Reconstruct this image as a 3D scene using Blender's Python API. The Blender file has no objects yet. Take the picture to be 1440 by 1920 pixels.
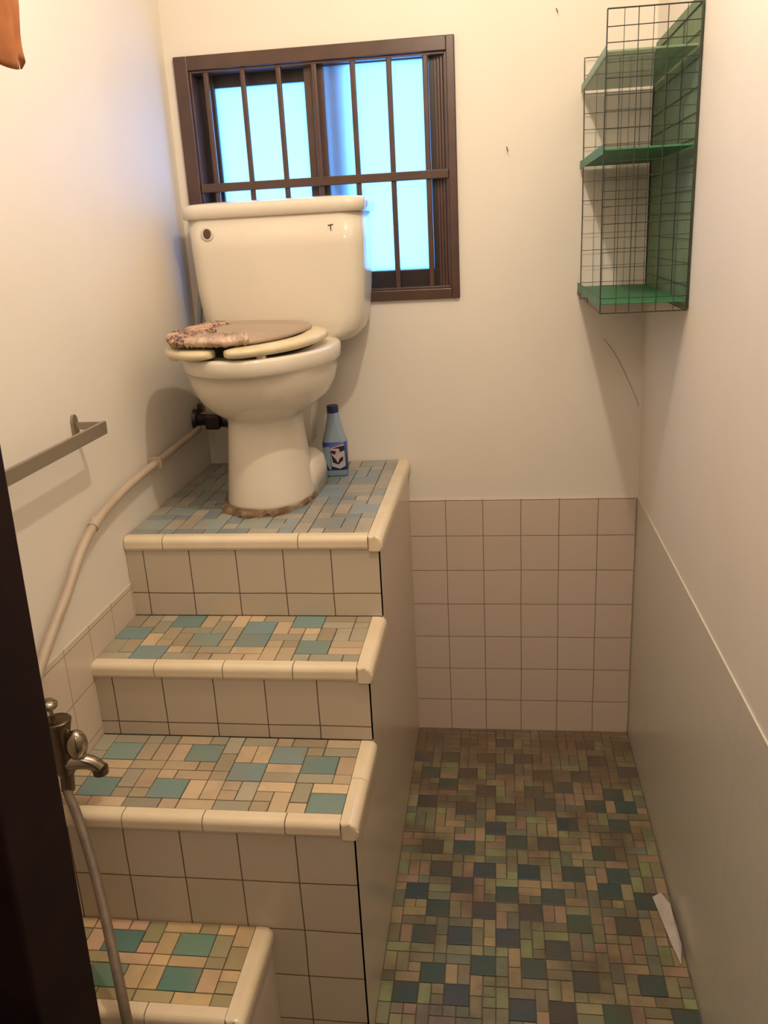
import bpy, bmesh, math, random
from mathutils import Vector, Matrix
random.seed(7)
S = bpy.context.scene
C = S.collection
PI = math.pi

# ------------------------------------------------------------------ camera, light, exposure
def make_camera():
    f, pi_, ya, ro = 1615.1, .3151, .1391, .054
    fw = Vector((-math.sin(ya)*math.cos(pi_), math.cos(ya)*math.cos(pi_), -math.sin(pi_)))
    r = Vector((math.cos(ya), math.sin(ya), 0)); u = r.cross(fw)
    r2 = r*math.cos(ro) - u*math.sin(ro); u2 = r*math.sin(ro) + u*math.cos(ro)
    M = Matrix(((r2.x, u2.x, -fw.x, .2558), (r2.y, u2.y, -fw.y, -2.381), (r2.z, u2.z, -fw.z, 1.5036), (0, 0, 0, 1)))
    cd = bpy.data.cameras.new('camera'); cd.sensor_fit = 'HORIZONTAL'; cd.sensor_width = 36
    cd.lens = 36*f/1440; cd.clip_start = .02
    o = bpy.data.objects.new('camera', cd); C.objects.link(o); o.matrix_world = M
    S.camera = o
make_camera()

W = bpy.data.worlds.new('daylight'); S.world = W; W.use_nodes = True
bg = W.node_tree.nodes['Background']
bg.inputs['Color'].default_value = (.115, .40, 1.0, 1); bg.inputs['Strength'].default_value = 8.0

def lamp(name, loc, power, col, rad):
    l = bpy.data.lights.new(name, 'POINT'); l.energy = power; l.color = col; l.shadow_soft_size = rad
    o = bpy.data.objects.new(name, l); C.objects.link(o); o.location = loc
lamp('ceiling_bulb_light', (.20, -1.12, 2.36), 25, (1, .85, .67), .02)
lamp('added_hall_fill', (.30, -2.75, 2.30), 15, (1, .85, .69), .16)  # added soft fill through the doorway, brightens the lower room

S.view_settings.view_transform = 'Standard'; S.view_settings.look = 'None'
S.view_settings.exposure = .15; S.view_settings.gamma = 1; S.view_settings.use_curve_mapping = False

# ------------------------------------------------------------------ measures
T = .108
XL, XR = -.583, .645
Z0, Z1, Z2, Z3 = .878, .687, .520, .281          # platform and three treads
Y1, Y2, Y3, Y4 = -.644, -.878, -1.135, -1.335
X4 = -.175
CEIL = 2.66

# ------------------------------------------------------------------ materials
def new_mat(name, col, rough=.5, metal=0., spec=.5, coat=0.):
    m = bpy.data.materials.new(name); m.use_nodes = True
    b = m.node_tree.nodes['Principled BSDF']
    b.inputs['Base Color'].default_value = (*col, 1); b.inputs['Roughness'].default_value = rough
    b.inputs['Metallic'].default_value = metal; b.inputs['Specular IOR Level'].default_value = spec
    b.inputs['Coat Weight'].default_value = coat
    return m
def N(m, t, **kw):
    n = m.node_tree.nodes.new(t)
    for k, v in kw.items(): setattr(n, k, v)
    return n
def L(m, a, b): m.node_tree.links.new(a, b)
def bsdf(m): return m.node_tree.nodes['Principled BSDF']
def mixc(m, fac, a, b, mode='MIX'):
    n = N(m, 'ShaderNodeMix', data_type='RGBA', blend_type=mode)
    for s, v in ((n.inputs[0], fac), (n.inputs[6], a), (n.inputs[7], b)):
        if hasattr(v, 'is_output') or hasattr(v, 'links'): L(m, v, s)
        elif isinstance(v, (int, float)): s.default_value = v
        else: s.default_value = (*v, 1)
    return n.outputs[2]
def noise(m, scale, detail=3, rough=.5, vec=None):
    n = N(m, 'ShaderNodeTexNoise'); n.inputs['Scale'].default_value = scale
    n.inputs['Detail'].default_value = detail; n.inputs['Roughness'].default_value = rough
    if vec is None:
        tc = N(m, 'ShaderNodeTexCoord'); vec = tc.outputs['Object']
    L(m, vec, n.inputs['Vector'])
    return n.outputs['Fac']
def ramp(m, src, a, b):
    n = N(m, 'ShaderNodeMapRange'); L(m, src, n.inputs[0])
    n.inputs[1].default_value = a; n.inputs[2].default_value = b
    return n.outputs[0]
def bump(m, h, strength=.2, dist=.002):
    n = N(m, 'ShaderNodeBump'); n.inputs['Strength'].default_value = strength; n.inputs['Distance'].default_value = dist
    L(m, h, n.inputs['Height']); L(m, n.outputs[0], bsdf(m).inputs['Normal'])
def mottled(name, c1, c2, scale, rough=.5, bs=0., **kw):
    m = new_mat(name, c1, rough, **kw)
    f = noise(m, scale, 4)
    L(m, mixc(m, ramp(m, f, .35, .65), c1, c2), bsdf(m).inputs['Base Color'])
    if bs: bump(m, f, bs)
    return m
def tile_mat(name, axes, offs, size, c1, c2, grout, gw=.0011, rough=.25, stain=None):
    """square glazed tiles: grout lines along two object axes"""
    m = new_mat(name, c1, rough)
    tc = N(m, 'ShaderNodeTexCoord'); sep = N(m, 'ShaderNodeSeparateXYZ'); L(m, tc.outputs['Object'], sep.inputs[0])
    masks = []; cells = []
    wob = noise(m, 6, 2)
    for ax, of in zip(axes, offs):
        a = N(m, 'ShaderNodeMath', operation='SUBTRACT'); L(m, sep.outputs[ax], a.inputs[0]); a.inputs[1].default_value = of
        w = N(m, 'ShaderNodeMath', operation='MULTIPLY_ADD'); L(m, wob, w.inputs[0]); w.inputs[1].default_value = .004; L(m, a.outputs[0], w.inputs[2])
        d = N(m, 'ShaderNodeMath', operation='DIVIDE'); L(m, w.outputs[0], d.inputs[0]); d.inputs[1].default_value = size
        fl = N(m, 'ShaderNodeMath', operation='FLOOR'); L(m, d.outputs[0], fl.inputs[0]); cells.append(fl.outputs[0])
        pp = N(m, 'ShaderNodeMath', operation='PINGPONG'); L(m, d.outputs[0], pp.inputs[0]); pp.inputs[1].default_value = .5
        masks.append(ramp(m, pp.outputs[0], gw/size*1.6, gw/size*.6))
    mx = N(m, 'ShaderNodeMath', operation='MAXIMUM'); L(m, masks[0], mx.inputs[0]); L(m, masks[1], mx.inputs[1])
    cb = N(m, 'ShaderNodeCombineXYZ'); L(m, cells[0], cb.inputs[0]); L(m, cells[1], cb.inputs[1])
    wn = N(m, 'ShaderNodeTexWhiteNoise'); L(m, cb.outputs[0], wn.inputs[0])
    col = mixc(m, wn.outputs[0], c1, c2)
    if stain:
        sc, lo, hi = stain
        col = mixc(m, ramp(m, noise(m, 5, 5, .6), lo, hi), col, sc)
    L(m, mixc(m, mx.outputs[0], col, grout), bsdf(m).inputs['Base Color'])
    inv = N(m, 'ShaderNodeMath', operation='SUBTRACT'); inv.inputs[0].default_value = 1; L(m, mx.outputs[0], inv.inputs[1])
    bump(m, inv.outputs[0], .5, .001)
    return m

M = {}
M['paint'] = mottled('cream_wall_paint', (.79, .73, .645), (.76, .70, .615), 3, .55, .03)
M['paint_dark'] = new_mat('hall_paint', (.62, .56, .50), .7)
TC1, TC2, TG = (.56, .475, .37), (.52, .44, .34), (.10, .06, .045)
M['tile_back'] = tile_mat('back_wall_tile', (0, 2), (XR, 0), T, (.63, .515, .43), (.61, .50, .41), (.20, .14, .10), .0009)
M['tile_riser'] = tile_mat('riser_tile', (0, 2), (0, 0), T, TC1, TC2, TG, .001)
M['tile_left'] = tile_mat('left_wall_tile', (1, 2), (0, 0), T, (.66, .55, .45), (.62, .52, .43), (.40, .30, .22), .0010)
M['tile_right'] = tile_mat('right_wall_tile', (1, 2), (0, 0), T*2, (.64, .61, .52), (.635, .605, .515), (.57, .53, .45), .0008, .22)
M['tile_side'] = tile_mat('stair_side_tile', (1, 2), (0, 0), T*2, (.66, .56, .46), (.65, .55, .455), (.58, .48, .39), .0008, .22)
M['nosing'] = mottled('cream_bullnose', (.80, .68, .50), (.74, .61, .43), 9, .22)
M['grout'] = mottled('dark_grout', (.09, .075, .06), (.16, .13, .10), 30, .8)
M['porcelain'] = mottled('porcelain', (.74, .67, .555), (.70, .63, .52), 4, .12)
M['seat'] = mottled('cream_plastic', (.72, .62, .42), (.60, .50, .31), 14, .35)
M['mortar'] = mottled('rusty_mortar', (.12, .065, .035), (.27, .19, .10), 40, .8, .6)
M['brown'] = mottled('brown_metal', (.085, .040, .026), (.066, .032, .022), 20, .33, spec=.6)
M['dark_brown'] = new_mat('dark_brown_metal', (.018, .010, .010), .4)
M['jamb'] = mottled('dark_stained_wood', (.016, .006, .006), (.010, .004, .005), 12, .7, spec=.15)
M['chrome'] = new_mat('dull_chrome', (.40, .35, .28), .18, 1.0)
M['chrome_dark'] = new_mat('tarnished_chrome', (.16, .12, .09), .3, 1.0)
M['satin'] = new_mat('satin_metal', (.34, .29, .22), .38, .7)
M['hose'] = mottled('grey_brown_hose', (.20, .15, .11), (.14, .105, .08), 30, .5)
M['pipe'] = mottled('painted_pipe', (.50, .40, .31), (.45, .36, .27), 18, .5)
M['blackhole'] = new_mat('black_plastic', (.006, .005, .005), .7, spec=.15)
M['navy'] = new_mat('navy_plastic', (.015, .025, .10), .35)
M['bottle'] = new_mat('pale_blue_plastic', (.26, .34, .42), .25)
M['label'] = new_mat('blue_label', (.035, .06, .26), .35)
M['label_dark'] = new_mat('label_black', (.012, .010, .015), .35)
M['label_pink'] = new_mat('label_pink', (.62, .38, .36), .4)
M['label_pale'] = new_mat('label_pale', (.42, .40, .42), .4)
M['label_teal'] = new_mat('label_grey_blue', (.20, .29, .36), .35)
M['orange'] = mottled('orange_cloth', (.36, .135, .045), (.27, .09, .03), 25, .9)
M['scrap'] = mottled('pale_scrap', (.55, .50, .46), (.44, .38, .33), 30, .7)
M['wire'] = new_mat('dark_wire', (.020, .022, .016), .45)
M['bluepipe'] = new_mat('steel_hose', (.30, .33, .38), .35, .6)
M['nail'] = new_mat('rusty_nail', (.09, .05, .03), .6)

def green_mat(name, c1, c2, alpha):
    m = mottled(name, c1, c2, 22, .5)
    bsdf(m).inputs['Alpha'].default_value = alpha
    return m
M['green_sheet'] = green_mat('green_plastic_sheet', (.10, .18, .075), (.14, .22, .11), .88)
M['green_shelf'] = green_mat('green_plastic_shelf', (.03, .17, .07), (.04, .20, .085), .93)
M['green_haze'] = green_mat('thin_green_sheet', (.18, .32, .18), (.24, .35, .22), .6)

def mosaic_mat(name, rough, wet=False):
    m = new_mat(name, (.5, .5, .5), rough)
    a = N(m, 'ShaderNodeAttribute', attribute_name='tile'); col = a.outputs['Color']
    f = noise(m, 7, 5, .6)
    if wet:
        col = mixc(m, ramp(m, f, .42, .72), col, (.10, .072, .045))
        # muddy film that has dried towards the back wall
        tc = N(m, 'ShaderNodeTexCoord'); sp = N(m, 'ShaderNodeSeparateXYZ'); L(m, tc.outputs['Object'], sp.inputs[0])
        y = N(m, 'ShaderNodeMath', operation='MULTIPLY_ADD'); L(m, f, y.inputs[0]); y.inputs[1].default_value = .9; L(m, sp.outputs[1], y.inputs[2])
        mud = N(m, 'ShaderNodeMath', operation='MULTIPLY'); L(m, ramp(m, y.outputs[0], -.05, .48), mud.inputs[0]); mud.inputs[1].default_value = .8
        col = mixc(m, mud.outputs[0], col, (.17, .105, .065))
    else:
        col = mixc(m, ramp(m, f, .5, .8), col, (.32, .25, .17))
    L(m, col, bsdf(m).inputs['Base Color'])
    return m
M['mosaic'] = mosaic_mat('mosaic_tile', .3)
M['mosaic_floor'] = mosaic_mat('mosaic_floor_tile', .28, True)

def cover_mat():
    m = new_mat('lace_cover', (.5, .33, .25), .75)
    tc = N(m, 'ShaderNodeTexCoord')
    v = N(m, 'ShaderNodeTexVoronoi', feature='DISTANCE_TO_EDGE'); v.inputs['Scale'].default_value = 75; L(m, tc.outputs['Object'], v.inputs['Vector'])
    lace = mixc(m, ramp(m, v.outputs['Distance'], .02, .10), (.70, .43, .32), (.16, .09, .075))
    patch = ramp(m, noise(m, 22, 2), .45, .55)
    L(m, mixc(m, patch, lace, (.60, .40, .29)), bsdf(m).inputs['Base Color'])
    bump(m, v.outputs['Distance'], .6, .003)
    return m
M['lace'] = cover_mat()
M['lid_cover'] = mottled('taupe_vinyl', (.42, .31, .23), (.36, .26, .19), 10, .35)
M['foil'] = mottled('crumpled_trim', (.66, .48, .36), (.40, .27, .19), 35, .3, .8)

def glass_mat(name, col):
    m = bpy.data.materials.new(name); m.use_nodes = True; nt = m.node_tree
    nt.nodes.remove(nt.nodes['Principled BSDF'])
    out = nt.nodes['Material Output']
    tr = nt.nodes.new('ShaderNodeBsdfTranslucent'); tr.inputs[0].default_value = (*col, 1)
    gl = nt.nodes.new('ShaderNodeBsdfGlossy'); gl.inputs['Roughness'].default_value = .35
    mx = nt.nodes.new('ShaderNodeMixShader'); mx.inputs[0].default_value = .05
    nt.links.new(tr.outputs[0], mx.inputs[1]); nt.links.new(gl.outputs[0], mx.inputs[2]); nt.links.new(mx.outputs[0], out.inputs[0])
    return m
M['glass'] = glass_mat('frosted_glass', (.93, .96, .98))
M['glass2'] = glass_mat('frosted_glass_doubled', (.72, .70, .78))

# ------------------------------------------------------------------ mesh helpers
def obj(name, bm, mat, parent=None, smooth=False, loc=None):
    me = bpy.data.meshes.new(name); bmesh.ops.recalc_face_normals(bm, faces=bm.faces[:]) if smooth != 'raw' else None
    bm.to_mesh(me); bm.free()
    if mat: me.materials.append(M[mat] if isinstance(mat, str) else mat)
    if smooth:
        for p in me.polygons: p.use_smooth = True
    o = bpy.data.objects.new(name, me); C.objects.link(o)
    if parent: o.parent = parent
    if loc: o.location = loc
    return o
def thing(name, label, cat, loc=(0, 0, 0), rz=0, group=None):
    o = bpy.data.objects.new(name, None); C.objects.link(o); o.location = loc; o.rotation_euler.z = rz
    o.empty_display_size = .05
    return tag(o, label, cat, group)
def tag(o, label, cat, group=None):
    o['label'] = label; o['category'] = cat
    if group: o['group'] = group
    return o
def struct(name, bm=None, mat=None, parent=None, **kw):
    if bm is None:
        o = bpy.data.objects.new(name, None); C.objects.link(o)
    else: o = obj(name, bm, mat, parent, **kw)
    if parent is None: o['kind'] = 'structure'
    return o
def box(bm, x0, x1, y0, y1, z0, z1, bev=0, seg=2):
    r = bmesh.ops.create_cube(bm, size=1)
    for v in r['verts']:
        v.co = Vector(((x0+x1)/2 + v.co.x*(x1-x0), (y0+y1)/2 + v.co.y*(y1-y0), (z0+z1)/2 + v.co.z*(z1-z0)))
    if bev:
        es = list({e for v in r['verts'] for e in v.link_edges})
        bmesh.ops.bevel(bm, geom=es, offset=bev, segments=seg, affect='EDGES', profile=.5)
    return bm
def B(*a, **k): return box(bmesh.new(), *a, **k)
def loft(bm, rings, cap0=True, cap1=True, close=True):
    R = [[bm.verts.new(p) for p in r] for r in rings]
    n = len(R[0])
    for a, b in zip(R, R[1:]):
        for i in range(n if close else n-1):
            j = (i+1) % n
            bm.faces.new((a[i], a[j], b[j], b[i]))
    if cap0: bm.faces.new(R[0][::-1])
    if cap1: bm.faces.new(R[-1])
    return bm
def tube(bm, pts, rad, n=14, smooth_it=3):
    pts = [Vector(p) for p in pts]
    rads = list(rad) if isinstance(rad, (list, tuple)) else [rad]*len(pts)
    for _ in range(smooth_it):
        q = [pts[0]]; rr = [rads[0]]
        for a, b, ra, rb in zip(pts, pts[1:], rads, rads[1:]):
            q += [a*.75+b*.25, a*.25+b*.75]; rr += [ra*.75+rb*.25, ra*.25+rb*.75]
        q.append(pts[-1]); rr.append(rads[-1]); pts, rads = q, rr
    rings = []; up = None
    for i, p in enumerate(pts):
        t = (pts[min(i+1, len(pts)-1)] - pts[max(i-1, 0)]).normalized()
        if up is None: up = t.orthogonal().normalized()
        up = (up - t*up.dot(t)).normalized(); s = t.cross(up)
        rings.append([p + (up*math.cos(2*PI*k/n) + s*math.sin(2*PI*k/n))*rads[i] for k in range(n)])
    return loft(bm, rings)
def Tb(pts, rad, n=14, it=3): return tube(bmesh.new(), pts, rad, n, it)
def lathe(bm, prof, loc=(0, 0, 0), axis='z', n=28):
    rings = []
    for r, h in prof:
        ring = []
        for k in range(n):
            c, s = r*math.cos(2*PI*k/n), r*math.sin(2*PI*k/n)
            v = {'z': (c, s, h), 'x': (h, c, s), 'y': (s, h, c)}[axis]
            ring.append(Vector(v)+Vector(loc))
        rings.append(ring)
    return loft(bm, rings)
def prism(bm, pts, y0, y1):
    """outline in x,z extruded along y"""
    return loft(bm, [[(x, y0, z) for x, z in pts], [(x, y1, z) for x, z in pts]])
def rrect(cx, cy, hx, hy, r, z, n=6):
    out = []
    for q, (sx, sy) in enumerate(((1, 1), (-1, 1), (-1, -1), (1, -1))):
        for k in range(n+1):
            a = q*PI/2 + k*PI/2/n
            out.append((cx+sx*(hx-r)+r*math.cos(a), cy+sy*(hy-r)+r*math.sin(a), z))
    return out
def egg(cx, yc, hw, fr, bk, z, n=56, eb=2.6, ef=2.0):
    out = []
    for k in range(n):
        a = 2*PI*k/n; c, s = math.cos(a), math.sin(a)
        e = ef if s < 0 else eb
        x = math.copysign(abs(c)**(2/e), c)*hw; y = math.copysign(abs(s)**(2/e), s)*(bk if s > 0 else fr)
        out.append((cx+x, yc+y, z))
    return out

# ------------------------------------------------------------------ room shell
YB, YF, YH = 0., -1.765, -3.3
WX0, WX1, WZ0, WZ1 = -.559, .160, 1.323, 1.953
bm = bmesh.new()
box(bm, XL-.12, WX0, 0, .12, -.02, CEIL); box(bm, WX1, XR+.12, 0, .12, -.02, CEIL)
box(bm, WX0, WX1, 0, .12, -.02, WZ0); box(bm, WX0, WX1, 0, .12, WZ1, CEIL)
struct('wall_back', bm, 'paint')
struct('wall_left', B(XL-.12, XL, YH, 0, -.02, CEIL), 'paint')
struct('wall_right', B(XR, XR+.12, YH, 0, -.02, CEIL), 'paint')
struct('ceiling', B(XL-.12, XR+.12, YH-.1, .12, CEIL, CEIL+.1), 'paint')
struct('wall_hall', B(XL-.12, XR+.12, YH-.1, YH, -.02, CEIL), 'paint_dark')
bm = B(XL, -.32, YF, YF+.09, 0, CEIL); box(bm, -.32, XR, YF, YF+.09, 2.15, CEIL)
struct('wall_front', bm, 'paint_dark')
dr = struct('door_1')
bm = B(-.322, -.203, YF-.01, YF+.095, 0, 2.15, bev=.004)
for v in bm.verts: v.co.x += (v.co.z-.66)*.021     # the old frame leans a little
obj('door_jamb', bm, 'jamb', dr)
obj('door_leaf', B(-.357, -.322, YF-.60, YF-.011, .01, 2.1, bev=.003), 'blackhole', dr)
# wainscots
struct('trim_1', B(.0, XR-.006, -.008, 0, 0, 7*T), 'tile_back')
struct('trim_2', B(XR-.003, XR, YF+.13, 0, 0, 7*T+.004), 'tile_right')
struct('trim_3', B(XL, XL+.003, YF+.13, Y1, 0, 7*T+.01), 'tile_left')
# unseen eave, added outside to darken the panes towards the top
struct('trim_4', B(-1.6, 1.2, .125, .62, 2.03, 2.10), 'brown')

# ------------------------------------------------------------------ mosaics
def mosaic(x0, x1, y0, y1, z, cell, seed, pal, th=.003, gap=.0011, teal_p=.45, fixed=None, ny=None):
    rnd = random.Random(seed)
    nx = max(1, round((x1-x0)/cell)); ny = ny or max(1, round((y1-y0)/cell)); cx = (x1-x0)/nx; cy = (y1-y0)/ny
    used = [[0]*ny for _ in range(nx)]; tiles = []
    def free(i, j, w, h):
        return i+w <= nx and j+h <= ny and all(not used[a][b] for a in range(i, i+w) for b in range(j, j+h))
    def put(i, j, w, h, c):
        for a in range(i, i+w):
            for b in range(j, j+h): used[a][b] = 1
        tiles.append((i, j, w, h, c))
    for fx, fy in fixed or ():
        i = max(0, min(nx-2, round((fx-x0)/cx-1))); j = max(0, min(ny-2, round((fy-y0)/cy-1)))
        if free(i, j, 2, 2): put(i, j, 2, 2, rnd.choice(pal['big']))
    for gi in range(-1, nx if fixed is None else -1, 4):
        for gj in range(-2, ny, 3):
            i = gi + (2 if (gj//3) % 2 else 0) + rnd.choice((0, 0, 1)); j = gj + rnd.choice((0, 1, 0))
            if i >= 0 and j >= 0 and rnd.random() < teal_p*2 and free(i, j, 2, 2): put(i, j, 2, 2, rnd.choice(pal['big']))
    for j in range(ny):
        for i in range(nx):
            if used[i][j]: continue
            opts = [(1, 1), (1, 2), (1, 2), (2, 1), (2, 1)]; rnd.shuffle(opts)
            for w, h in opts:
                if free(i, j, w, h): put(i, j, w, h, rnd.choice(pal['small'])); break
    bm = bmesh.new(); col = bm.loops.layers.color.new('tile')
    for i, j, w, h, c in tiles:
        a, b = x0+i*cx+gap*rnd.uniform(.6, 1.3), x0+(i+w)*cx-gap*rnd.uniform(.6, 1.3)
        d, e = y0+j*cy+gap*rnd.uniform(.6, 1.3), y0+(j+h)*cy-gap*rnd.uniform(.6, 1.3)
        k = rnd.uniform(.88, 1.12); c = tuple(min(1, q*k) for q in c)
        zz = z+th+rnd.uniform(-.0003, .0003)
        f0 = set(bm.faces)
        loft(bm, [[(a, d, z-.001), (b, d, z-.001), (b, e, z-.001), (a, e, z-.001)],
                  [(a, d, zz-.0006), (b, d, zz-.0006), (b, e, zz-.0006), (a, e, zz-.0006)],
                  [(a+.0006, d+.0006, zz), (b-.0006, d+.0006, zz), (b-.0006, e-.0006, zz), (a+.0006, e-.0006, zz)]])
        for f in bm.faces[-10:]:
            pass
        bm.faces.ensure_lookup_table()
        for f in bm.faces[len(f0):]:
            for l in f.loops: l[col] = (*[q**(1/2.2) if q > 0 else 0 for q in c], 1)
    return bm
def s(r, g, b):
    return tuple(((v/255+.055)/1.055)**2.4 for v in (r, g, b))
P_STEP = {'big': [s(128, 150, 142), s(118, 144, 140), s(120, 146, 150)],
          'small': [s(205, 182, 150), s(178, 160, 132), s(165, 152, 128), s(158, 152, 132), s(190, 168, 142), s(172, 166, 146)]}
P_TOP = {'big': [s(138, 150, 152), s(128, 142, 150), s(150, 158, 154)],
         'small': [s(170, 164, 150), s(160, 156, 146), s(178, 168, 150), s(146, 150, 148), s(136, 146, 150)]}
P_LOW = {'big': [s(112, 146, 128), s(120, 144, 122), s(104, 142, 132)],
         'small': [s(214, 186, 142), s(190, 168, 126), s(170, 156, 118), s(200, 172, 132), s(160, 152, 118), s(212, 178, 148)]}
P_FLOOR = {'big': [s(60, 80, 76), s(64, 84, 70), s(56, 72, 80), s(72, 68, 62), s(60, 80, 76)],
           'small': [s(146, 138, 104), s(130, 128, 100), s(156, 138, 106), s(124, 116, 92), s(134, 142, 100), s(150, 126, 106), s(112, 118, 100)]}

struct('floor', B(XL, XR, YH, 0, -.05, 0), 'grout')
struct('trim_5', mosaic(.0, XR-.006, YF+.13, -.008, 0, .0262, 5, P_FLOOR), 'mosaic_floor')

# ------------------------------------------------------------------ stair
st = thing('tiled_staircase', 'tiled masonry staircase with mosaic treads climbing to the toilet platform', 'staircase', (0, 0, 0))
NW = .026   # nosing depth
bm = bmesh.new()
xl = XL+.001
for (ya, yb, z, xr) in ((Y1, -.001, Z0, 0), (Y2, Y1, Z1, 0), (Y3, Y2, Z2, 0), (Y4, Y3, Z3, X4)):
    box(bm, xl, xr-.004, ya+.004, yb+(.004 if yb < -.01 else 0), .001, z-.004)
obj('masonry_core', bm, 'grout', st)
# right flank
pts = [(-.001, 0), (-.001, Z0-.02), (Y1, Z0-.02), (Y1, Z1-.02), (Y2, Z1-.02), (Y2, Z2-.02), (Y3, Z2-.02), (Y3, 0)]
bm = bmesh.new()
v0 = [bm.verts.new((-.004, y, max(z, .001))) for y, z in pts]; v1 = [bm.verts.new((0, y, max(z, .001))) for y, z in pts]
bm.faces.new(v0); bm.faces.new(v1[::-1])
for i in range(len(pts)):
    j = (i+1) % len(pts); bm.faces.new((v0[i], v1[i], v1[j], v0[j]))
obj('side_panel', bm, 'tile_side', st)
obj('side_panel', B(X4-.004, X4, Y4, Y3, .001, Z3-.02), 'tile_side', st)
def tmat(zt, xo=0):
    return tile_mat('riser_tile', (0, 2), (xo, zt-.026), T, TC1, TC2, TG, .001)
for y, zb, zt, xr in ((Y1, Z1, Z0, 0), (Y2, Z2, Z1, 0), (Y3, 0, Z2, 0), (Y4, 0, Z3, X4)):
    obj('riser', B(xl, xr-.0005, y, y+.004, zb+.001, zt-.02), tmat(zt), st)
F1 = [(-.452, -.663), (-.377, -.756), (-.46, -.824), (-.278, -.693), (-.252, -.778), (-.148, -.681), (-.128, -.793), (-.53, -.74)]
F2 = [(-.509, -.933), (-.337, -.939), (-.179, -.928), (-.110, -.965), (-.247, -1.011), (-.363, -1.051), (-.494, -1.057), (-.052, -1.075)]
F3 = [(-.307, -1.273), (-.312, -1.188), (-.435, -1.188), (-.44, -1.273), (-.53, -1.23)]
for k, (ya, yb, z, xr, pal, sd, fx, ny) in enumerate(((Y1, -.002, Z0, 0, P_TOP, 3, None, None), (Y2, Y1, Z1, 0, P_STEP, 12, F1, 7), (Y3, Y2, Z2, 0, P_STEP, 21, F2, 8), (Y4, Y3, Z3, X4, P_LOW, 33, F3, 7))):
    obj('tread', mosaic(xl+.002, xr-NW, ya+NW*.8, yb-.001, z-.003, .0345, sd, pal, fixed=fx, ny=ny), 'mosaic', st)
def bull(x0, x1, y, z, r=.013, h=.030, depth=None):
    """front bullnose piece running in x; its face looks to -y"""
    depth = depth or NW*.8
    prof = [(y+depth, z), (y+r*.6, z)]
    prof = [(depth, 0)] + [(-.006+r-r*math.sin(a), -r+r*math.cos(a)) for a in [k*PI/2/6 for k in range(7)]] + [(-.006, -h+.006), (-.003, -h), (.004, -h), (depth, -.006)]
    bm = bmesh.new()
    return loft(bm, [[(x0, y+p, z+q) for p, q in prof], [(x1, y+p, z+q) for p, q in prof]])
def bull_side(y0, y1, x, z, r=.016, h=.034):
    d = NW
    prof = [(-d, 0)] + [(.006-r+r*math.sin(a), -r+r*math.cos(a)) for a in [k*PI/2/6 for k in range(7)]] + [(.006, -h+.006), (.003, -h), (-d, -h)]
    bm = bmesh.new()
    return loft(bm, [[(x+p, y0, z+q) for p, q in prof], [(x+p, y1, z+q) for p, q in prof]])
def nosings(y, z, xr, yb, step, first):
    xs = []; x = xr-NW
    a = first
    while x > xl+.01:
        nx = max(xl, x-a); a = step
        bmn = bull(nx+.001, x-.001, y, z)
        obj('nosing', bmn, 'nosing', st, smooth=False)
        x = nx
    # right edge pieces, the front one wraps the corner
    n = max(1, round((yb-y)/.16)); L_ = (yb-y)/n
    for i in range(n):
        a = y-(.006 if i == 0 else -.0007); b = y+(i+1)*L_-.0007
        if i: a = y+i*L_+.0007
        bmn = bull_side(a, b, xr, z)
        if i == 0:
            es = [e for e in bmn.edges if all(v.co.y < a+1e-5 for v in e.verts) and max(v.co.z for v in e.verts) > z-.03]
            bmesh.ops.bevel(bmn, geom=es, offset=.006, segments=3, affect='EDGES', profile=.5)
        obj('nosing', bmn, 'nosing', st)
nosings(Y1, Z0, 0, -.002, .31, .155)
nosings(Y2, Z1, 0, Y1-.001, .145, .13)
nosings(Y3, Z2, 0, Y2-.001, .152, .10)
nosings(Y4, Z3, X4, Y3-.001, .14, .14)

# ------------------------------------------------------------------ window
wn = struct('window_1')
def ring(x0, x1, z0, z1, w, y0, y1, bev=.002, wl=None, wr=None, wt=None, wb=None):
    wl, wr, wt, wb = wl or w, wr or w, wt or w, wb or w
    bm = bmesh.new()
    box(bm, x0, x0+wl, y0, y1, z0, z1, bev); box(bm, x1-wr, x1, y0, y1, z0, z1, bev)
    box(bm, x0+wl, x1-wr, y0, y1, z1-wt, z1, bev); box(bm, x0+wl, x1-wr, y0, y1, z0, z0+wb, bev)
    return bm
fr = obj('window_frame', ring(WX0+.001, WX1-.001, WZ0+.001, WZ1-.001, .03, -.012, .075, wl=.036, wr=.020, wt=.034, wb=.026), 'brown', wn)
obj('frame_lip', ring(WX0+.037, WX1-.021, WZ0+.027, WZ1-.035, .006, -.004, .05, .001), 'brown', fr)
bm = bmesh.new()
for k in range(4): box(bm, WX1-.022-.008*(k+1), WX1-.023-.008*k, .006+.004*k, .07, WZ0+.026, WZ1-.034, .0015)
obj('side_track', bm, 'brown', wn)
def sash(x0, x1, y, name_mat, pane_mat, wl, wr, wt, wb):
    z0, z1 = WZ0+.03, WZ1-.037
    s_ = obj('sash', ring(x0, x1, z0, z1, .03, y, y+.022, .002, wl, wr, wt, wb), name_mat, wn)
    obj('pane', B(x0+wl-.004, x1-wr+.004, y+.009, y+.013, z0+wb-.004, z1-wt+.004), pane_mat, s_)
    return s_
sash(-.520, -.19, .048, 'dark_brown', 'glass', .045, .04, .034, .05)  # darker than the frame: its backlit shade is put into the colour
s2 = sash(-.228, .128, .022, 'brown', 'glass', .05, .036, .006, .048)
obj('bottom_rail_shade', B(-.177, .127, .019, .0218, WZ0+.031, WZ0+.077, .001), 'dark_brown', s2)  # dark strip added over the brown rail, painting its backlit shade
obj('side_stile_shade', B(.093, .127, .019, .0218, WZ0+.078, WZ1-.04, .001), 'dark_brown', s2)  # likewise a dark strip painting shade on the brown stile
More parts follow.
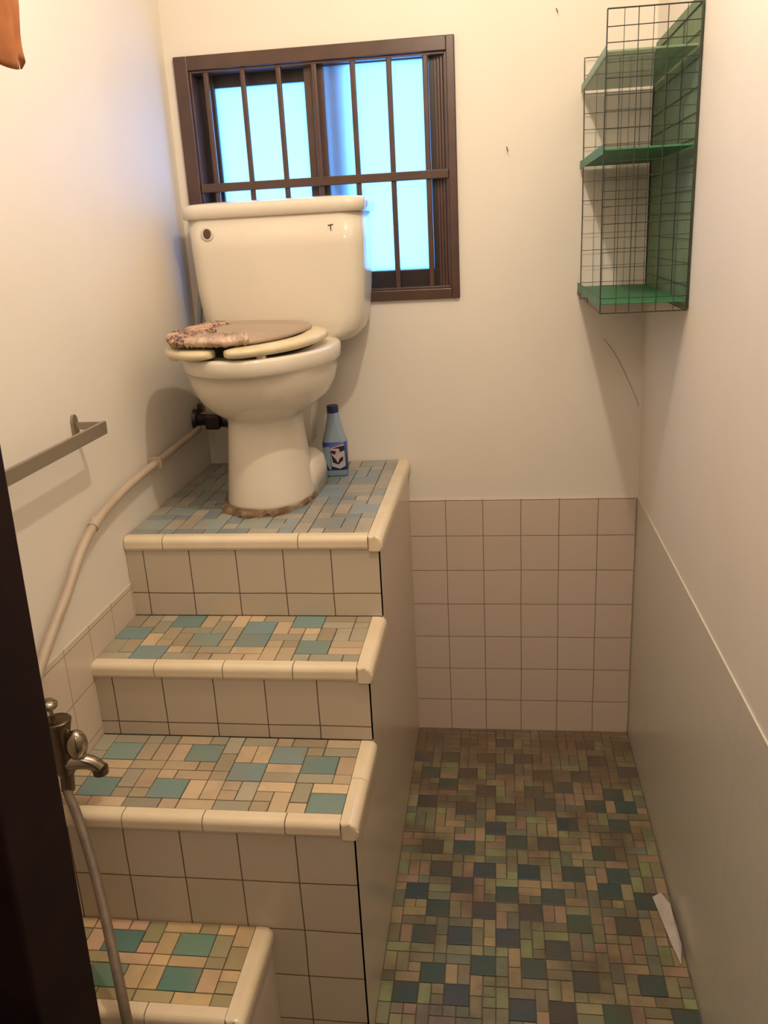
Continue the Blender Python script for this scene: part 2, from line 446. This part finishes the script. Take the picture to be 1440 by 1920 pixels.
obj('meeting_stile', B(-.176, -.125, .055, .068, WZ0+.04, WZ1-.04, .001), 'brown', wn)
for x in (-.479, -.382, -.288, -.196, -.097, -.005, .086):
    bm = B(x-.007, x+.007, -.003, .008, WZ0+.027, WZ1-.035, .0035, seg=3)
    obj('grille_bar', bm, 'brown', wn)
obj('grille_rail', B(WX0+.038, WX1-.022, -.009, .009, 1.624, 1.646, .002), 'brown', wn)

# ------------------------------------------------------------------ toilet
TX, TY = -.298, -.30
to = thing('toilet', 'cream two-piece toilet with a loose gapped seat on the raised platform', 'toilet', (TX, TY, Z0), math.radians(-2.5))
def E(z, hw, yf, yb, cx=0, **k):   # loop given in world y, converted to local
    yc = yf*.42+yb*.58
    return egg(cx, yc-TY, hw, yc-yf, yb-yc, z, **k)
def base_ring(z, hw, yf, yb): return E(z, hw, yf, yb, eb=3., ef=2.3)
bm = bmesh.new()
rings = [base_ring(.0015, .106, -.492, -.24), base_ring(.02, .105, -.491, -.24), base_ring(.06, .100, -.485, -.25), base_ring(.12, .094, -.475, -.26),
         base_ring(.18, .0885, -.466, -.27), base_ring(.208, .087, -.464, -.27), base_ring(.219, .092, -.470, -.26), base_ring(.229, .108, -.488, -.24),
         base_ring(.243, .128, -.512, -.22), base_ring(.262, .145, -.536, -.20), base_ring(.288, .158, -.558, -.18), base_ring(.315, .165, -.573, -.168), base_ring(.338, .168, -.580, -.165)]
rings = [[(x-.008*max(0, min(1, (.26-z)/.06)), y, z) for x, y, z in r] for r in rings]
rings += [E(.340, .174, -.596, -.155), E(.346, .178, -.602, -.152), E(.372, .180, -.605, -.150), E(.378, .176, -.601, -.154),
          E(.379, .168, -.592, -.162), E(.379, .128, -.548, -.25), E(.370, .124, -.543, -.255), E(.30, .105, -.50, -.28), E(.25, .06, -.44, -.32)]
loft(bm, rings)
obj('bowl', bm, 'porcelain', to, smooth=True)
bm = bmesh.new()
for z, hx, hy in ((.0015, .104, .085), (.05, .104, .085), (.085, .098, .08), (.10, .082, .068)): pass
loft(bm, [rrect(.0, .03, hx, hy, .05, z, 8) for z, hx, hy in ((.0015, .103, .100), (.05, .102, .099), (.08, .096, .094), (.096, .08, .078), (.10, .05, .05))])
obj('foot', bm, 'porcelain', to, smooth=True)
bm = bmesh.new()
loft(bm, [rrect(.0, .15, hx, hy, .04, z, 6) for z, hx, hy in ((.10, .055, .06), (.22, .07, .075), (.30, .10, .10), (.352, .115, .115), (.360, .112, .113))])
obj('tank_support', bm, 'porcelain', to, smooth=True)
# tank
bm = bmesh.new()
tcx, tcy = .001, .19
prof = [(.362, .150, .070), (.366, .172, .078), (.376, .188, .084), (.395, .202, .088), (.43, .213, .090), (.50, .2205, .092), (.60, .2245, .094), (.676, .226, .095)]
loft(bm, [rrect(tcx, tcy, hx, hy, .05, z, 8) for z, hx, hy in prof])
tk = obj('tank', bm, 'porcelain', to, smooth=True)
bm = bmesh.new()
loft(bm, [rrect(tcx, tcy, hx, hy, .045, z, 8) for z, hx, hy in ((.675, .228, .097), (.677, .2335, .1015), (.698, .2345, .1025), (.706, .231, .100), (.711, .220, .09), (.7145, .18, .06), (.7155, .12, .03))])
obj('tank_lid', bm, 'porcelain', to, smooth=True)
hy = tcy-.0955
bm = bmesh.new(); lathe(bm, [(.015, 0), (.017, -.003), (.0145, -.006), (.012, -.004)], (-.162, hy+.003, .640), 'y')
ho = obj('handle_hole_rim', bm, 'porcelain', to, smooth=True)
bm = bmesh.new(); loft(bm, [[(-.162+.0095*math.cos(a)*(1.0), y, .6405+.0118*math.sin(a)) for a in [k*2*PI/20 for k in range(20)]] for y in (hy-.0035, hy)])
obj('handle_hole', bm, 'nail', ho)
# small dark mark near the tank's upper right
bm = B(.1525, .1545, hy-.0012, hy+.002, .634, .646); box(bm, .147, .154, hy-.0012, hy+.002, .645, .6468); box(bm, .154, .160, hy-.0012, hy+.002, .6465, .648)
obj('maker_mark', bm, 'nail', to)
# seat ring with a gap at the front, skewed to the left
def seat_ring():
    bm = bmesh.new(); n = 96; rings = []
    gap0, gap1 = -PI/2+.005, -PI/2+.195
    for k in range(n+1):
        a = gap1 + (2*PI-(gap1-gap0))*k/n
        c, s_ = math.cos(a), math.sin(a)
        e = 2.0 if s_ < 0 else 2.5
        ux, uy = math.copysign(abs(c)**(2/e), c), math.copysign(abs(s_)**(2/e), s_)
        ox, oy = .179*ux, (.225 if s_ < 0 else .20)*uy
        ix, iy = .118*ux, (.150 if s_ < 0 else .135)*uy
        end = min(k, n-k); sh = 1 if end > 4 else math.sqrt(1-((4-end)/4.3)**2)
        mx, my = (ox+ix)/2, (oy+iy)/2; ring_ = []
        for q in range(12):
            b = 2*PI*q/12; w = math.cos(b); h = math.sin(b)
            w = math.copysign(abs(w)**.7, w)*sh; h = math.copysign(abs(h)**.7, h)*(.5+.5*sh)
            ring_.append((mx+(ox-mx)*w, my+(oy-my)*w, .0115*h))
        rings.append(ring_)
    return loft(bm, rings)
so = obj('seat', seat_ring(), 'seat', to, smooth=True, loc=(-.019, -.097, .3960))
so.rotation_euler = (math.radians(1.0), math.radians(-1.2), math.radians(-6))
for px, py in ((.10, -.16), (-.12, -.14), (.13, .05), (-.13, .05)):
    obj('bumper', B(px-.010, px+.010, py-.006, py+.006, -.018, -.008, .002), 'seat', so)
# lid with cover
def lid_shape(z0, z1, k=1, dome=.006):
    bm = bmesh.new(); rr = []
    for z, q in ((z0, .965), (z0+.003, .995), ((z0+z1)/2, 1.0), (z1-.003, .985), (z1, .95), (z1+dome*.6, .75), (z1+dome, .4), (z1+dome*1.1, .08)):
        rr.append(egg(0, 0, .142*q*k, .205*q*k, .19*q*k, z, eb=3.2, ef=2.2))
    return loft(bm, rr)
lo = obj('seat_lid', lid_shape(0, .013), 'lid_cover', to, smooth=True, loc=(-.036, -.088, .4105))
lo.rotation_euler = (math.radians(.6), math.radians(1.0), math.radians(-7))
# lace cover draped on the left part, crumpled trim along the front rim
def drape(a0, a1, out, zlo, zhi, inner, seed, n=60):
    rnd = random.Random(seed); bm = bmesh.new(); rings = []
    for k in range(n+1):
        a = a0+(a1-a0)*k/n; c, s_ = math.cos(a), math.sin(a); e = 2.2 if s_ < 0 else 3.2
        ux, uy = math.copysign(abs(c)**(2/e), c), math.copysign(abs(s_)**(2/e), s_)
        w1 = rnd.uniform(-1, 1)*.003; w2 = rnd.uniform(-1, 1)*.003
        by = .205 if s_ < 0 else .19
        P = lambda q, z: (ux*.142*q, uy*by*q, z)
        rings.append([P(1.0+out, zlo+w1), P(1.035+out+w1*6, (zlo+zhi)/2), P(1.0+out*.5+w2*4, zhi+w2), P(inner+w2*9, zhi+.006+w1*.8), P(inner+w2*9, zhi-.002), P(.97, zhi-.006), P(.99, zlo+.002)])
    return loft(bm, rings)
obj('lace_cover', drape(PI*.80, PI*1.42, .012, -.001, .0175, .45, 4), 'lace', lo, smooth=True)
obj('crumpled_trim', drape(PI*1.43, PI*1.72, .012, .002, .019, .80, 9, 40), 'foil', lo, smooth=True)
obj('seat_hinge', B(-.11, .09, .105, .122, .380, .402, .004), 'seat', to)
# mortar skirt
rnd = random.Random(3); bm = bmesh.new(); rr = []
for z, q in ((.0006, 1.0), (.006, .985), (.011, .955), (.012, .90)):
    r_ = random.Random(5); ring_ = []
    for k, (x, y, zz) in enumerate(egg(-.012, -.060, .112, .160, .11, z, n=60)):
        f_ = q*(1+.035*math.sin(k*.9)+r_.uniform(-.02, .03)); fr_ = 1 if y < -.03 else .86
        ring_.append((x*f_*fr_, -.055+(y+.055)*f_, z+(r_.uniform(0, .002) if z > .002 else 0)))
    rr.append(ring_)
obj('mortar_bed', loft(bm, rr), 'mortar', to)

# water pipe and flexible hoses near the toilet
t = thing('supply_hose', 'flexible steel supply hose hanging beside the tank at the left wall', 'hose', (-.558, -.070, 1.05))
obj('braided_hose', Tb([(.035, .0, .435), (.032, -.006, .37), (.02, -.01, .26), (.0, -.012, .15), (-.012, 0, .02)], .006), 'bluepipe', t, smooth=True)
bm = bmesh.new(); lathe(bm, [(.0, -.004), (.012, -.004), (.012, .018), (.0, .018)], (-.012, 0, 0), 'z', 6); obj('coupling_nut', bm, 'chrome_dark', t)
t = thing('stop_valve', 'dark angle valve and drain pipe in the shadow behind the pedestal', 'valve', (XL, -.10, 1.03))
obj('pipe', Tb([(.001, 0, 0), (.03, 0, 0), (.10, -.01, -.005), (.20, .0, -.03)], .016), 'dark_brown', t, smooth=True)
bm = bmesh.new(); lathe(bm, [(.0, .0), (.030, .001), (.027, .010), (.0, .012)], (.001, 0, 0), 'x'); obj('escutcheon', bm, 'dark_brown', t)
obj('valve_handle', B(.045, .085, -.05, -.02, -.02, .02, .006), 'dark_brown', t)

# ------------------------------------------------------------------ bottle
bo = thing('cleaner_bottle', 'pale blue cleaner bottle with navy cap standing right of the toilet base', 'bottle', (-.180, -.150, Z0+.0005), math.radians(4))
bm = bmesh.new()
loft(bm, [rrect(0, 0, hx, hy_, r, z, 5) for z, hx, hy_, r in ((0, .028, .018, .012), (.004, .0315, .0205, .013), (.05, .0325, .021, .013), (.095, .032, .021, .013), (.105, .030, .020, .014),
      (.125, .024, .0175, .014), (.15, .0185, .015, .0135), (.17, .0155, .0145, .013), (.174, .0145, .0145, .013))])
obj('bottle_body', bm, 'bottle', bo, smooth=True)
bm = bmesh.new(); lathe(bm, [(.0, .172), (.0150, .172), (.0158, .174), (.0158, .190), (.0145, .192), (0, .192)]); obj('cap', bm, 'navy', bo, smooth=False)
bm = bmesh.new(); loft(bm, [rrect(0, 0, hx, hy_, .0135, z, 5) for z, hx, hy_ in ((.018, .0325, .0212), (.095, .0330, .0217))], True, True)
lb = obj('label_wrap', bm, 'label', bo, smooth=True)
yl = -.0222
def patch(pts, mat, dy=0): obj('label_print', prism(bmesh.new(), pts, yl-.0004-dy, yl+.001), mat, lb)
patch([(-.010, .080), (.026, .087), (.028, .03), (.012, .022), (-.010, .03)], 'label_pale')
patch([(-.010, .079), (.027, .086), (.0275, .074), (.016, .068), (.010, .078)], 'label_dark', .0003)
patch([(-.010, .072), (.004, .074), (.002, .064), (-.002, .060), (-.010, .066)], 'label_dark', .0003)
patch([(-.010, .064), (.004, .046), (.022, .056), (.022, .046), (.008, .034), (-.006, .040)], 'label_dark', .0003)
patch([(-.010, .0805), (.026, .0885), (.027, .0865), (-.010, .0785)], 'label_pink', .0004)
patch([(-.010, .0755), (.012, .0775), (.014, .074), (.008, .071), (-.010, .0738)], 'label_pink', .0006)
patch([(-.006, .066), (.007, .052), (.018, .068), (.020, .066), (.008, .040), (.005, .041), (.0045, .050), (-.005, .060)], 'label_pink', .0006)
patch([(-.030, .082), (-.016, .084), (-.0115, .080), (-.0115, .020), (-.017, .022), (-.022, .036), (-.030, .05)], 'label_teal', .0006)

# ------------------------------------------------------------------ towel rail
t = thing('towel_bar', 'flat grey metal towel bar on the left wall near the door', 'towel bar', (XL, -.785, 1.163))
obj('bar', B(.062, .070, -.50, 0, -.014, .012, .0015), 'satin', t)
for yy in (0, -.50):
    a = obj('bracket_arm', loft(bmesh.new(), [[(.002, yy-.004, -.002), (.002, yy+.004, -.002), (.002, yy+.004, .010), (.002, yy-.004, .010)], [(.068, yy-.004, -.010), (.068, yy+.004, -.010), (.068, yy+.004, .010), (.068, yy-.004, .010)]]), 'satin', t)
    bm = bmesh.new()
    prof = [(yy+.011*math.cos(b), .010+.016*math.sin(b)) for b in [k*PI/10 for k in range(11)]] + [(yy-.011, -.022), (yy+.011, -.022)]
    loft(bm, [[(.0005, y, z) for y, z in prof], [(.006, y, z) for y, z in prof]])
    obj('wall_plate', bm, 'satin', t)

# ------------------------------------------------------------------ pipe along the left wall and hose to the tap
t = thing('wall_pipe', 'beige water pipe running down the left wall from the toilet', 'pipe', (XL+.021, -.80, .96))
def w(y, z, x=0): return (x, y+.80, z-.96)
obj('pipe_run', Tb([w(-.13, 1.01), w(-.38, 1.003), w(-.62, .994), w(-.74, .98), w(-.81, .964)], [.009, .009, .009, .0095, .010]), 'pipe', t, smooth=True)
obj('pipe_bend', Tb([w(-.805, .966), w(-.88, .935), w(-.95, .88), w(-1.02, .84), w(-1.10, .785), w(-1.14, .74)], [.009, .0095, .0095, .0095, .0095, .0095]), 'pipe', t, smooth=True)
obj('coupling', Tb([w(-.795, .970), w(-.815, .961)], .0115, it=0), 'pipe', t, smooth=False)
for yy in (-.45,): obj('pipe_clip', B(-.020, .013, yy+.80-.005, yy+.80+.005, 1.0-.96-.013, 1.0-.96+.014, .002), 'pipe', t)

t = thing('wall_tap', 'tarnished chrome tap with round knob and spout on the left tiles', 'tap', (XL+.003, -1.115, .64))
bm = bmesh.new(); lathe(bm, [(.0, .0005), (.028, .0005), (.026, .006), (.014, .009), (.0, .009)], (0, 0, .0), 'x'); obj('flange', bm, 'chrome', t, smooth=True)
obj('tap_inlet', Tb([(.004, 0, 0), (.05, 0, 0)], .013, it=0), 'chrome', t, smooth=True)
bm = bmesh.new(); lathe(bm, [(0, -.052), (.014, -.052), (.016, -.045), (.0165, .0), (.019, .030), (.0235, .052), (.0255, .060), (.023, .062), (0, .060)], (.046, 0, 0)); obj('mixer_body', bm, 'chrome_dark', t, smooth=True)
obj('spout', Tb([(.046, .0, -.028), (.070, .006, -.028), (.092, .012, -.034), (.104, .015, -.048)], [.016, .015, .0135, .013]), 'chrome', t, smooth=True)
bm = bmesh.new(); lathe(bm, [(0, -.007), (.0142, -.007), (.0148, .006), (0, .006)], (.104, .015, -.052)); obj('spout_tip', bm, 'chrome_dark', t)
bm = bmesh.new(); bmesh.ops.create_uvsphere(bm, u_segments=24, v_segments=16, radius=.0235, matrix=Matrix.Translation((.073, .004, .008)) @ Matrix.Diagonal((.85, .85, 1.25, 1)))
obj('knob', bm, 'chrome', t, smooth=True)
bm = bmesh.new(); tube(bm, [(.040, 0, .060), (.038, 0, .082), (.034, .0, .092)], .004)
lathe(bm, [(0, .088), (.017, .087), (.018, .093), (.012, .099), (0, .101)], (.034, 0, 0)); obj('diverter', bm, 'chrome', t, smooth=True)
t = thing('shower_hose', 'grey-brown flexible hose hanging from the tap over the lowest step', 'hose', (XL+.049, -1.115, .585))
def hp(x, y, z): return (x-XL-.049, y+1.115, z-.585)
hs = obj('hose_run', Tb([hp(-.534, -1.115, .587), hp(-.540, -1.118, .56), hp(-.505, -1.15, .515), hp(-.450, -1.22, .438), hp(-.391, -1.31, .358), hp(-.365, -1.352, .31), hp(-.350, -1.372, .24), hp(-.345, -1.375, .12), hp(-.345, -1.37, .012)], .0088, n=18), 'hose', t, smooth=True)
obj('hose_nut', Tb([hp(-.534, -1.115, .588), hp(-.536, -1.117, .555)], .0125, it=0), 'chrome_dark', hs)

# ------------------------------------------------------------------ wire rack in the corner
RX0, RX1, RY0, RY1, RZ0, RZ1 = .468, .640, -.520, -.012, 1.318, 1.876
rk = thing('wire_shelf_rack', 'black wire grid rack with green plastic shelves in the upper right corner', 'rack', (0, 0, 0))
def grid_panel(axis, fixed, a0, a1, z0, z1, da, dz, seed, r=.0009, rnd_drop=0):
    rnd = random.Random(seed); bm = bmesh.new()
    def P(a, z): return (a, fixed, z) if axis == 'x' else (fixed, a, z)
    na = max(2, round((a1-a0)/da)); nz = max(2, round((z1-z0)/dz))
    for i in range(na+1):
        a = a0+(a1-a0)*i/na + (rnd.uniform(-.004, .004) if 0 < i < na else 0)
        rr = r*(1.5 if i in (0, na) else rnd.choice((.7, 1, 1.2)))
        tube(bm, [P(a, z0), P(a+rnd.uniform(-.002, .002), (z0+z1)/2), P(a, z1)], rr, n=6, smooth_it=1)
    for j in range(nz+1):
        z = z0+(z1-z0)*j/nz + (rnd.uniform(-.003, .003) if 0 < j < nz else 0)
        tube(bm, [P(a0, z), P(a1, z+rnd.uniform(-.001, .001))], r*(1.5 if j in (0, nz) else rnd.choice((.7, 1))), n=6, smooth_it=0)
    return bm
obj('end_grid', grid_panel('x', RY0, RX0, RX1, RZ0, RZ1, .030, .030, 1), 'wire', rk)
obj('end_grid', grid_panel('x', RY1, RX0+.006, RX1, RZ0-.01, RZ1, .029, .040, 2, .0007), 'wire', rk)
obj('back_grid', grid_panel('y', RX1-.001, RY0, RY1, RZ0, RZ1, .17, .045, 4), 'wire', rk)
obj('front_grid', grid_panel('y', RX0, RY0, RY1, RZ0, RZ0+.03, .25, .03, 5, .0009), 'wire', rk)
obj('green_back_sheet', B(RX1+.0008, RX1+.0028, RY0+.004, RY1-.004, RZ0+.002, RZ1+.02, 0), 'green_sheet', rk)
for z, mt in ((1.806, 'green_haze'), (1.633, 'green_shelf'), (1.338, 'green_shelf')):
    sh = obj('shelf', B(RX0+.001, RX1-.003, RY0+.002, RY1-.002, z-.003, z+.001, .001), mt, rk)
    obj('shelf_lip', B(RX0-.001, RX0+.001, RY0+.002, RY1-.002, z-.008, z+.010), mt, sh)
#obj('green_corner_sheet', B(RX1-.060, RX1-.004, RY0+.003, RY0+.005, RZ0+.002, RZ1-.03), 'green_haze', rk)

# ------------------------------------------------------------------ cloth at the upper left
cl = thing('hanging_cloth', 'orange-brown cloth hanging in folds at the upper left edge', 'cloth', (XL, -1.0, 1.90))
bm = bmesh.new(); nx_, nz_ = 60, 14; g = []
for j in range(nz_+1):
    row = []
    for i in range(nx_+1):
        u, v = i/nx_, j/nz_
        y = -.15+.243*u
        wv = math.sin(u*40+v*1.2)*.008+math.sin(u*17)*.006
        edge = .010*math.sin(v*5.5)*(u**6)
        hem = .010*math.sin(u*22)*v
        row.append(bm.verts.new((.11+wv, y-.05+edge+.012*v*u**3, .02-.145*v+hem)))
    g.append(row)
for a, b in zip(g, g[1:]):
    for i in range(nx_): bm.faces.new((a[i], a[i+1], b[i+1], b[i]))
co = obj('cloth_sheet', bm, 'orange', cl, smooth=True)
md = co.modifiers.new('thickness', 'SOLIDIFY'); md.thickness = .003
obj('rod', Tb([(.11, -.30, .026), (.11, .10, .026)], .008, it=0), 'dark_brown', cl)
obj('rod_bracket', B(.0005, .115, .075, .085, .020, .032, .001), 'dark_brown', cl)

# ------------------------------------------------------------------ small things
for nm, x, z, lab in (('nail', .286, 1.684, 'small dark nail in the back wall right of the window'), ('nail', .406, 1.985, 'small dark nail high on the back wall left of the wire rack')):
    tag(obj(nm, Tb([(0, .002, .006), (.001, -.010, 0), (.003, -.013, -.006)], .0012, n=8), 'nail', loc=(x, 0, z)), lab, 'nail', None)
tag(obj('loose_cord', Tb([(0, 0, 0), (.035, 0, -.045), (.094, 0, -.170), (.097, 0, -.185)], .0009, n=6), 'pipe', loc=(.539, -.0011, 1.200)), 'thin pale cord hanging slantwise on the back wall below the wire rack', 'cord')
bm = bmesh.new()
pts = [(.600, -.705), (.619, -.700), (.632, -.740), (.634, -.86), (.626, -.90), (.616, -.84), (.608, -.775)]
loft(bm, [[(x, y, .0045+(.002 if i > 3 else .012*(x-.60)/.03)) for i, (x, y) in enumerate(pts)], [(x, y, .0060+(.002 if i > 3 else .014*(x-.60)/.03)) for i, (x, y) in enumerate(pts)]])
tag(obj('paper_scrap', bm, 'scrap'), 'pale torn scrap lying on the mosaic floor against the right wall', 'paper scrap')
